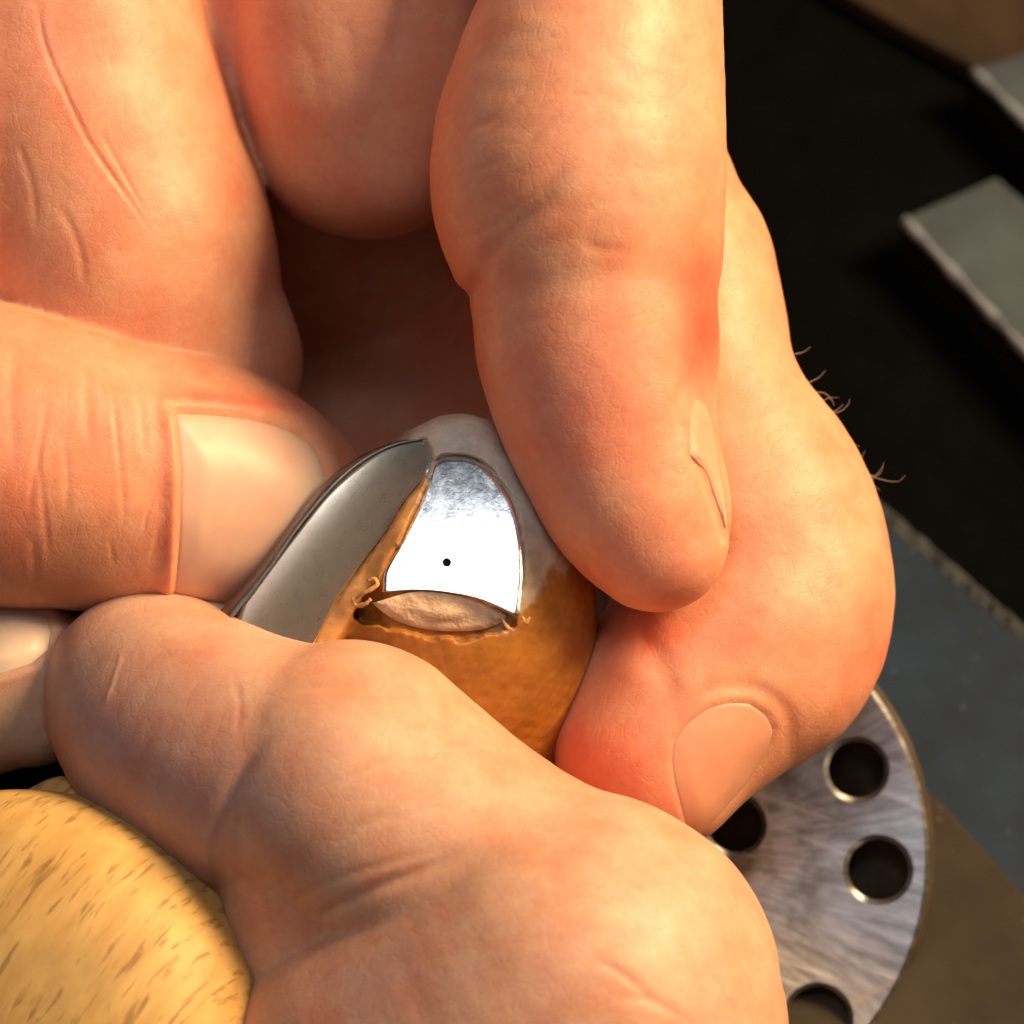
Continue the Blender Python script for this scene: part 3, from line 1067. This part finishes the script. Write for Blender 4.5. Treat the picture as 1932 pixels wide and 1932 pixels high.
# hairs on the back of the middle finger
def hair(points, z, r):
    c = catmull([[*P(u, v, z)] for u, v in points], 6)
    vs, fs = [], []
    m = len(c); sg = 5
    for i, p in enumerate(c):
        t = c[min(i + 1, m - 1)] - c[max(i - 1, 0)]; t /= np.linalg.norm(t)
        a = np.cross(t, [0.3, 0.2, 1]); a /= np.linalg.norm(a); b = np.cross(t, a)
        rr = r * (1 - 0.75 * i / (m - 1))
        for k in range(sg):
            w = 2 * math.pi * k / sg
            vs.append(p + rr * (math.cos(w) * a + math.sin(w) * b))
    for i in range(m - 1):
        for k in range(sg):
            k2 = (k + 1) % sg
            fs.append([i * sg + k, i * sg + k2, (i + 1) * sg + k2, (i + 1) * sg + k])
    o = link_mesh('hair', np.array(vs), fs, M_HAIR)
    o.parent = upper
    return o

for pts, z in (([(1526, 722), (1545, 712), (1558, 698)], -220), ([(1536, 740), (1556, 742), (1570, 756), (1574, 766)], -218),
               ([(1552, 776), (1580, 778), (1598, 766), (1604, 752)], -215), ([(1558, 782), (1578, 774), (1592, 762)], -208),
               ([(1572, 806), (1584, 818), (1586, 832)], -205), ([(1575, 822), (1586, 812), (1588, 798)], -212),
               ([(1588, 852), (1612, 880), (1640, 896), (1660, 894), (1668, 872)], -205),
               ([(1598, 868), (1630, 892), (1668, 906), (1695, 908), (1708, 896)], -200),
               ([(1628, 918), (1646, 904), (1660, 888), (1666, 878)], -195), ([(1500, 668), (1516, 664), (1530, 654)], -215), ([(1545, 765), (1560, 752), (1582, 750)], -210), ([(1606, 884), (1622, 870), (1632, 850)], -195), ([(1618, 902), (1640, 910), (1660, 925)], -195), ([(1585, 846), (1604, 838), (1622, 842)], -200), ([(1570, 800), (1600, 850), (1622, 852)], -215)):
    hair(pts, z, 1.5)

# ------------------------------------------------------------------ the ring
ring_root = empty('ring', W(P(840, 1050, 0)))
tag(ring_root, 'amber coloured ring inlaid with silver panels, held between the fingertips', 'ring')
fr_ = Field((-560, -640, -430), (260, 240, 330), 5.0)
fr_.finger([(866, 918, -10, 137), (862, 1030, -20, 205), (858, 1150, -60, 268), (828, 1290, -185, 276), (760, 1480, -220, 270)], 0, 1, 4)
fr_.finger([(810, 930, -70, 120), (705, 1010, -130, 132), (600, 1130, -160, 130), (530, 1240, -170, 130)], 30, 1, 4)


def z_shield(u, v):
    u = np.asarray(u, float); v = np.asarray(v, float)
    return 150 + 0.34 * (v - 1000) - 0.0004 * (v - 1000) ** 2 - 0.00027 * (u - 860) ** 2


def z_petal(u, v):
    # left panel: turned to the left, hollowed slightly along its length
    u = np.asarray(u, float); v = np.asarray(v, float)
    q = ((u - 640) * 0.80 + (v - 1010) * 0.60)         # across the panel, rising to the right
    l = ((u - 640) * -0.60 + (v - 1010) * 0.80)        # along the panel, downwards
    return 96 + 0.46 * q + 0.0021 * q * q + 0.12 * l - 0.0003 * l * l


def sm_closed(pts, corners, sub=7):
    """smooth outline with sharp corners kept"""
    out = []
    idx = sorted(corners)
    n = len(pts)
    for a, b in zip(idx, idx[1:] + [idx[0] + n]):
        run = [pts[i % n] for i in range(a, b + 1)]
        out += catmull(run, sub)[:-1].tolist() if len(run) > 2 else [list(run[0])]
    return out


shield = sm_closed([(722, 1117), (726, 1078), (756, 1024), (789, 957), (812, 900), (824, 868), (862, 859), (908, 872), (953, 923), (974, 969), (985, 1028), (987, 1091), (980, 1162), (911, 1132), (848, 1118), (785, 1113)], [0, 12])
petal = sm_closed([(453, 1148), (553, 1014), (629, 921), (714, 852), (768, 833), (798, 829), (811, 846), (813, 868), (806, 894), (764, 944), (735, 994), (680, 1066), (638, 1125), (560, 1250), (420, 1260)], [0, 12, 14])
# the amber ridge left standing between the two panels
fr_.finger([(812, 872, 70, 26), (782, 930, 86, 28), (750, 985, 100, 30), (712, 1048, 118, 30), (668, 1118, 128, 30), (600, 1230, 120, 30)], 14, 1, 4)
gu, gv = np.meshgrid(np.arange(360, 1180, 2.5), np.arange(740, 1660, 2.5), indexing='ij')
guv = np.stack([gu.ravel(), gv.ravel()], 1)
dS = poly_sdf(guv, shield).reshape(gu.shape); dP = poly_sdf(guv, petal).reshape(gu.shape)
lim = np.full(gu.shape, 400.0)
lim = np.where(dP < 3, z_petal(gu, gv) - 4, lim)
lim = np.where(dS < 3, z_shield(gu, gv) - 4, lim)
ledge = (gv > 1100) & (dS >= 3) & (gu > 692 - 0.62 * (gv - 1118)) & (gu < 1010)
side_ = np.abs(gu - 850) / 150.0
_k = np.cumsum(RNG.uniform(7, 30, 60)) + 560
edge_v = 1198 - 26 * side_ ** 2 + np.interp(gu, _k, RNG.uniform(-6, 6, 60))
z_l = 168 - 0.25 * (gv - 1140) + np.maximum(0, gu - 965) * 2.5 - np.maximum(0, 735 - gu) * 1.2
lim = np.where(ledge & (gv < edge_v + 6), z_l, lim)
X, Y, Z = np.meshgrid(*[fr_.lo[a] + fr_.h * np.arange(fr_.dim[a]) for a in range(3)], indexing='ij')
s_ = D / (D - Z)
ii = np.clip(np.round((H2 + X * s_ - 360) / 2.5).astype(int), 0, gu.shape[0] - 1)
jj = np.clip(np.round((H2 - Y * s_ - 740) / 2.5).astype(int), 0, gu.shape[1] - 1)
fr_.f = np.maximum(fr_.f, ((Z - lim[ii, jj]) * 0.8).astype(np.float32))
del X, Y, Z, s_, ii, jj
Vr, Fr, _ = fr_.mesh()
Vr, Fr = largest(Vr, Fr)
Vr = laplace(Vr, Fr, 1)
Vr, Fr = subdivide(Vr, Fr)
Vr = laplace(Vr, Fr, 7)
Nr = normals(Vr, Fr)
Vr += Nr * (1.3 * wave_noise(Vr, 90, 8) + 0.8 * wave_noise(Vr, 30, 9))[:, None]
uvr = project(Vr)
AMB = np.array([0.42, 0.17, 0.026]); CREAM = np.array([0.62, 0.61, 0.52]); TAN = np.array([0.42, 0.24, 0.09])
wob = 26 * wave_noise(Vr, 60, 12) + 14 * wave_noise(Vr, 25, 13)
bl = sst(820, 960, uvr[:, 0])
lvl = (uvr[:, 1] + 1.0 * (uvr[:, 0] - 1000)) * bl + (uvr[:, 1] + 0.7 * (850 - uvr[:, 0]) + 120) * (1 - bl) + wob
g = sst(1150, 1100, lvl)[:, None]
low_ = sst(930, 1090, uvr[:, 1])[:, None]
cr = AMB * (1 - g) + (CREAM * (1 - low_) + np.array([0.58, 0.46, 0.31]) * low_) * g
g2 = (sst(800, 740, uvr[:, 0]) * sst(1000, 900, uvr[:, 1]) * 0.8)[:, None]
cr = cr * (1 - g2) + TAN * g2
g3 = (sst(26, 12, poly_dist(uvr, [(790, 915), (740, 1005), (668, 1118), (600, 1230)])[0]) * 0.85)[:, None]
cr = cr * (1 - g3) + np.array([0.66, 0.36, 0.13]) * g3
o = link_mesh('ring_body', Vr, Fr, M_AMBER, None, True, False, cr)
adopt(o, ring_root)


def panel(name, outline, zf, cen, mat, lift=5, thick=14, hole=0.0, nr=30, na=160, dome=0.0):
    cl = np.asarray(outline, float)
    cl = np.vstack([cl, cl[:1]])
    seg = np.linalg.norm(np.diff(cl, axis=0), axis=1); cum = np.concatenate([[0], np.cumsum(seg)])
    tt = np.linspace(0, cum[-1], na, endpoint=False)
    ring = np.stack([np.interp(tt, cum, cl[:, k]) for k in (0, 1)], 1)
    cen = np.asarray(cen, float)
    vs = []; fs = []
    dirs = ring - cen; ln = np.linalg.norm(dirs, axis=1, keepdims=True)
    inner = cen + dirs / ln * hole if hole else cen + dirs * 0.02
    rr = np.linspace(0, 1, nr)
    def level(off, sh=0.0):
        for f in rr:
            q = inner + (ring - inner) * f
            z = zf(q[:, 0], q[:, 1]) + off - (3.0 if f == 1.0 else 0.0)
            for (u, v), zz in zip(q, z): vs.append(P(u, v, zz))
    level(lift); level(lift - thick)
    n1 = nr * na
    for k in range(nr - 1):
        for i in range(na):
            j = (i + 1) % na
            a = [k * na + i, k * na + j, (k + 1) * na + j, (k + 1) * na + i]
            fs.append(a); fs.append([x + n1 for x in a][::-1])
    for i in range(na):
        j = (i + 1) % na
        fs.append([(nr - 1) * na + i, (nr - 1) * na + j, n1 + (nr - 1) * na + j, n1 + (nr - 1) * na + i])
        fs.append([n1 + i, n1 + j, j, i])
    if not hole: fs.append(list(range(na))[::-1])
    vs = np.array(vs)
    a = vs[fs[0][1]] - vs[fs[0][0]]; b = vs[fs[0][3]] - vs[fs[0][0]]
    if np.cross(a, b)[2] < 0: fs = [f[::-1] for f in fs]
    o = link_mesh(name, vs, fs, mat)
    em = o.modifiers.new('edge', 'EDGE_SPLIT'); em.split_angle = math.radians(50)
    adopt(o, ring_root)
    return o


o = panel('silver_panel', shield, z_shield, (843, 1061), M_SILVER, 6, 16, hole=8.5)
o['label'] = 'bright mirror panel with a tiny drilled hole'
# floor of the drilled hole, near-black to paint in the shade of its depth
vs = [P(843, 1061, float(z_shield(843, 1061)) - 2)] + [P(843 + 10 * math.cos(a), 1061 + 10 * math.sin(a), float(z_shield(843, 1061)) - 1) for a in np.linspace(0, 2 * math.pi, 24, endpoint=False)]
fs = [[0, 1 + (i + 1) % 24, 1 + i] for i in range(24)]
o = link_mesh('hole_shade', np.array(vs), fs, M_HOLE); adopt(o, ring_root)

o = panel('silver_panel', petal, z_petal, (650, 1030), M_SHANK, 5, 14)
o['label'] = 'dull hollow panel reflecting the skin'
# dark bevelled rim along the left of that panel
outer = smooth_line([(400, 1175), (428, 1137), (491, 1066), (554, 982), (621, 902), (680, 860), (743, 834), (798, 826)], 8)
inner = smooth_line([(432, 1175), (453, 1148), (509, 1077), (566, 995), (630, 919), (689, 869), (748, 840), (800, 830)], 8)
vs = []
for (a, b), (c, d) in zip(outer, inner):
    zi = float(z_petal(c, d)) + 8
    vs += [P(c, d, zi), P(c - 3, d - 2, zi + 3), P(a, b, zi - 38), P(a + 6, b + 5, zi - 60)]
fs = []
for i in range(len(outer) - 1):
    for j in range(3):
        q = i * 4 + j
        fs.append([q, q + 4, q + 5, q + 1])
o = link_mesh('panel_rim', np.array(vs), fs, M_RIM)
adopt(o, ring_root)

# pale sawn filler under the mirror panel and ragged curls of swarf round it
filler = smooth_line([(704, 1138), (780, 1117), (848, 1121), (911, 1137), (956, 1164), (914, 1186), (860, 1191), (804, 1187), (746, 1170), (704, 1138)], 8)
cen = filler.mean(0)
vs = [P(*cen, 190)]; fs = []
nf = len(filler) - 1
zt = lambda u, v: 176 - 0.25 * (v - 1140)
for f in (0.35, 0.7, 1.0):
    for i in range(nf):
        q = cen + (filler[i] - cen) * f
        vs.append(P(*q, zt(*q) + random.uniform(-0.8, 0.8)))
for i in range(nf):
    q = cen + (filler[i] - cen) * 1.02
    vs.append(P(*q, zt(*q) - 30))
for i in range(nf): fs.append([0, 1 + (i + 1) % nf, 1 + i])
for k in range(3):
    for i in range(nf):
        j = (i + 1) % nf
        fs.append([1 + k * nf + i, 1 + k * nf + j, 1 + (k + 1) * nf + j, 1 + (k + 1) * nf + i])
o = link_mesh('filler', np.array(vs), fs, M_FILL, None, True); adopt(o, ring_root)

def curl(points, r):
    c = catmull([P(u, v, z) for u, v, z in points], 5)
    vs, fs = [], []; m = len(c)
    for i, p in enumerate(c):
        t = c[min(i + 1, m - 1)] - c[max(i - 1, 0)]; t /= np.linalg.norm(t)
        a = np.cross(t, [0.3, 0.2, 1]); a /= np.linalg.norm(a); b = np.cross(t, a)
        rr = r * (0.55 + 0.45 * math.sin(math.pi * (i + 1) / (m + 1))) * random.uniform(0.75, 1.2)
        for k in range(6):
            w = 2 * math.pi * k / 6
            vs.append(p + rr * (math.cos(w) * a * 1.3 + math.sin(w) * b * 0.7))
    for i in range(m - 1):
        for k in range(6):
            k2 = (k + 1) % 6
            fs.append([i * 6 + k, i * 6 + k2, (i + 1) * 6 + k2, (i + 1) * 6 + k])
    fs += [list(range(6))[::-1], [(m - 1) * 6 + k for k in range(6)]]
    o = link_mesh('swarf_curl', np.array(vs), fs, M_SWARF); adopt(o, ring_root)

curl([(672, 1130, 176), (684, 1120, 184), (700, 1112, 186), (712, 1102, 186), (706, 1092, 184), (694, 1096, 182)], 3.4)
curl([(664, 1128, 170), (672, 1142, 172), (688, 1140, 180), (700, 1130, 182)], 3.4)
curl([(948, 1168, 180), (958, 1184, 182), (972, 1190, 178), (984, 1182, 174)], 3.2)
curl([(984, 1160, 178), (992, 1174, 174), (1000, 1164, 172)], 3.5)
for i in range(9):
    u0, v0 = random.uniform(790, 930), random.uniform(1200, 1232)
    zz = 152 - 0.9 * (v0 - 1200)
    curl([(u0, v0, zz), (u0 + random.uniform(4, 12), v0 + random.uniform(-6, 8), zz + 6), (u0 + random.uniform(10, 22), v0 + random.uniform(-8, 10), zz)], random.uniform(2, 3.4))

# ------------------------------------------------------------------ wooden handle in the lower left
ax = np.array([-0.30, 0.12, 0.95]); ax /= np.linalg.norm(ax)
hx = np.cross([0, 1, 0], ax); hx /= np.linalg.norm(hx); hy = np.cross(ax, hx)
prof = [(0.5, 92), (120, 88), (230, 74), (320, 48), (390, 12), (432, -30), (456, -75), (468, -125), (472, -190), (470, -260), (462, -330), (430, -420), (390, -560), (340, -800), (320, -1500)]
prof = [(float(r), float(z)) for r, z in catmull(prof, 4)]
vs, fs = lathe_pts(prof, 120)
hc = P(-48, 1976, 330)
Fm = np.column_stack([hx, hy, ax])
vw = [hc + Fm @ np.array(p) for p in vs]
handle = link_mesh('wooden_tool', np.array(vw), [f[::-1] for f in fs], M_WOOD)
tag(handle, 'rounded golden beech wood handle with dark grain flecks in the lower left corner', 'wooden tool')
vs, fs = lathe_pts([(0.5, 60), (60, 52), (100, 20), (112, -30), (112, -300)], 48)
wc = P(110, 1575, 60)
o = link_mesh('wedge', np.array([wc + Fm @ np.array(p) for p in vs]), [f[::-1] for f in fs], M_WOOD); o.parent = handle
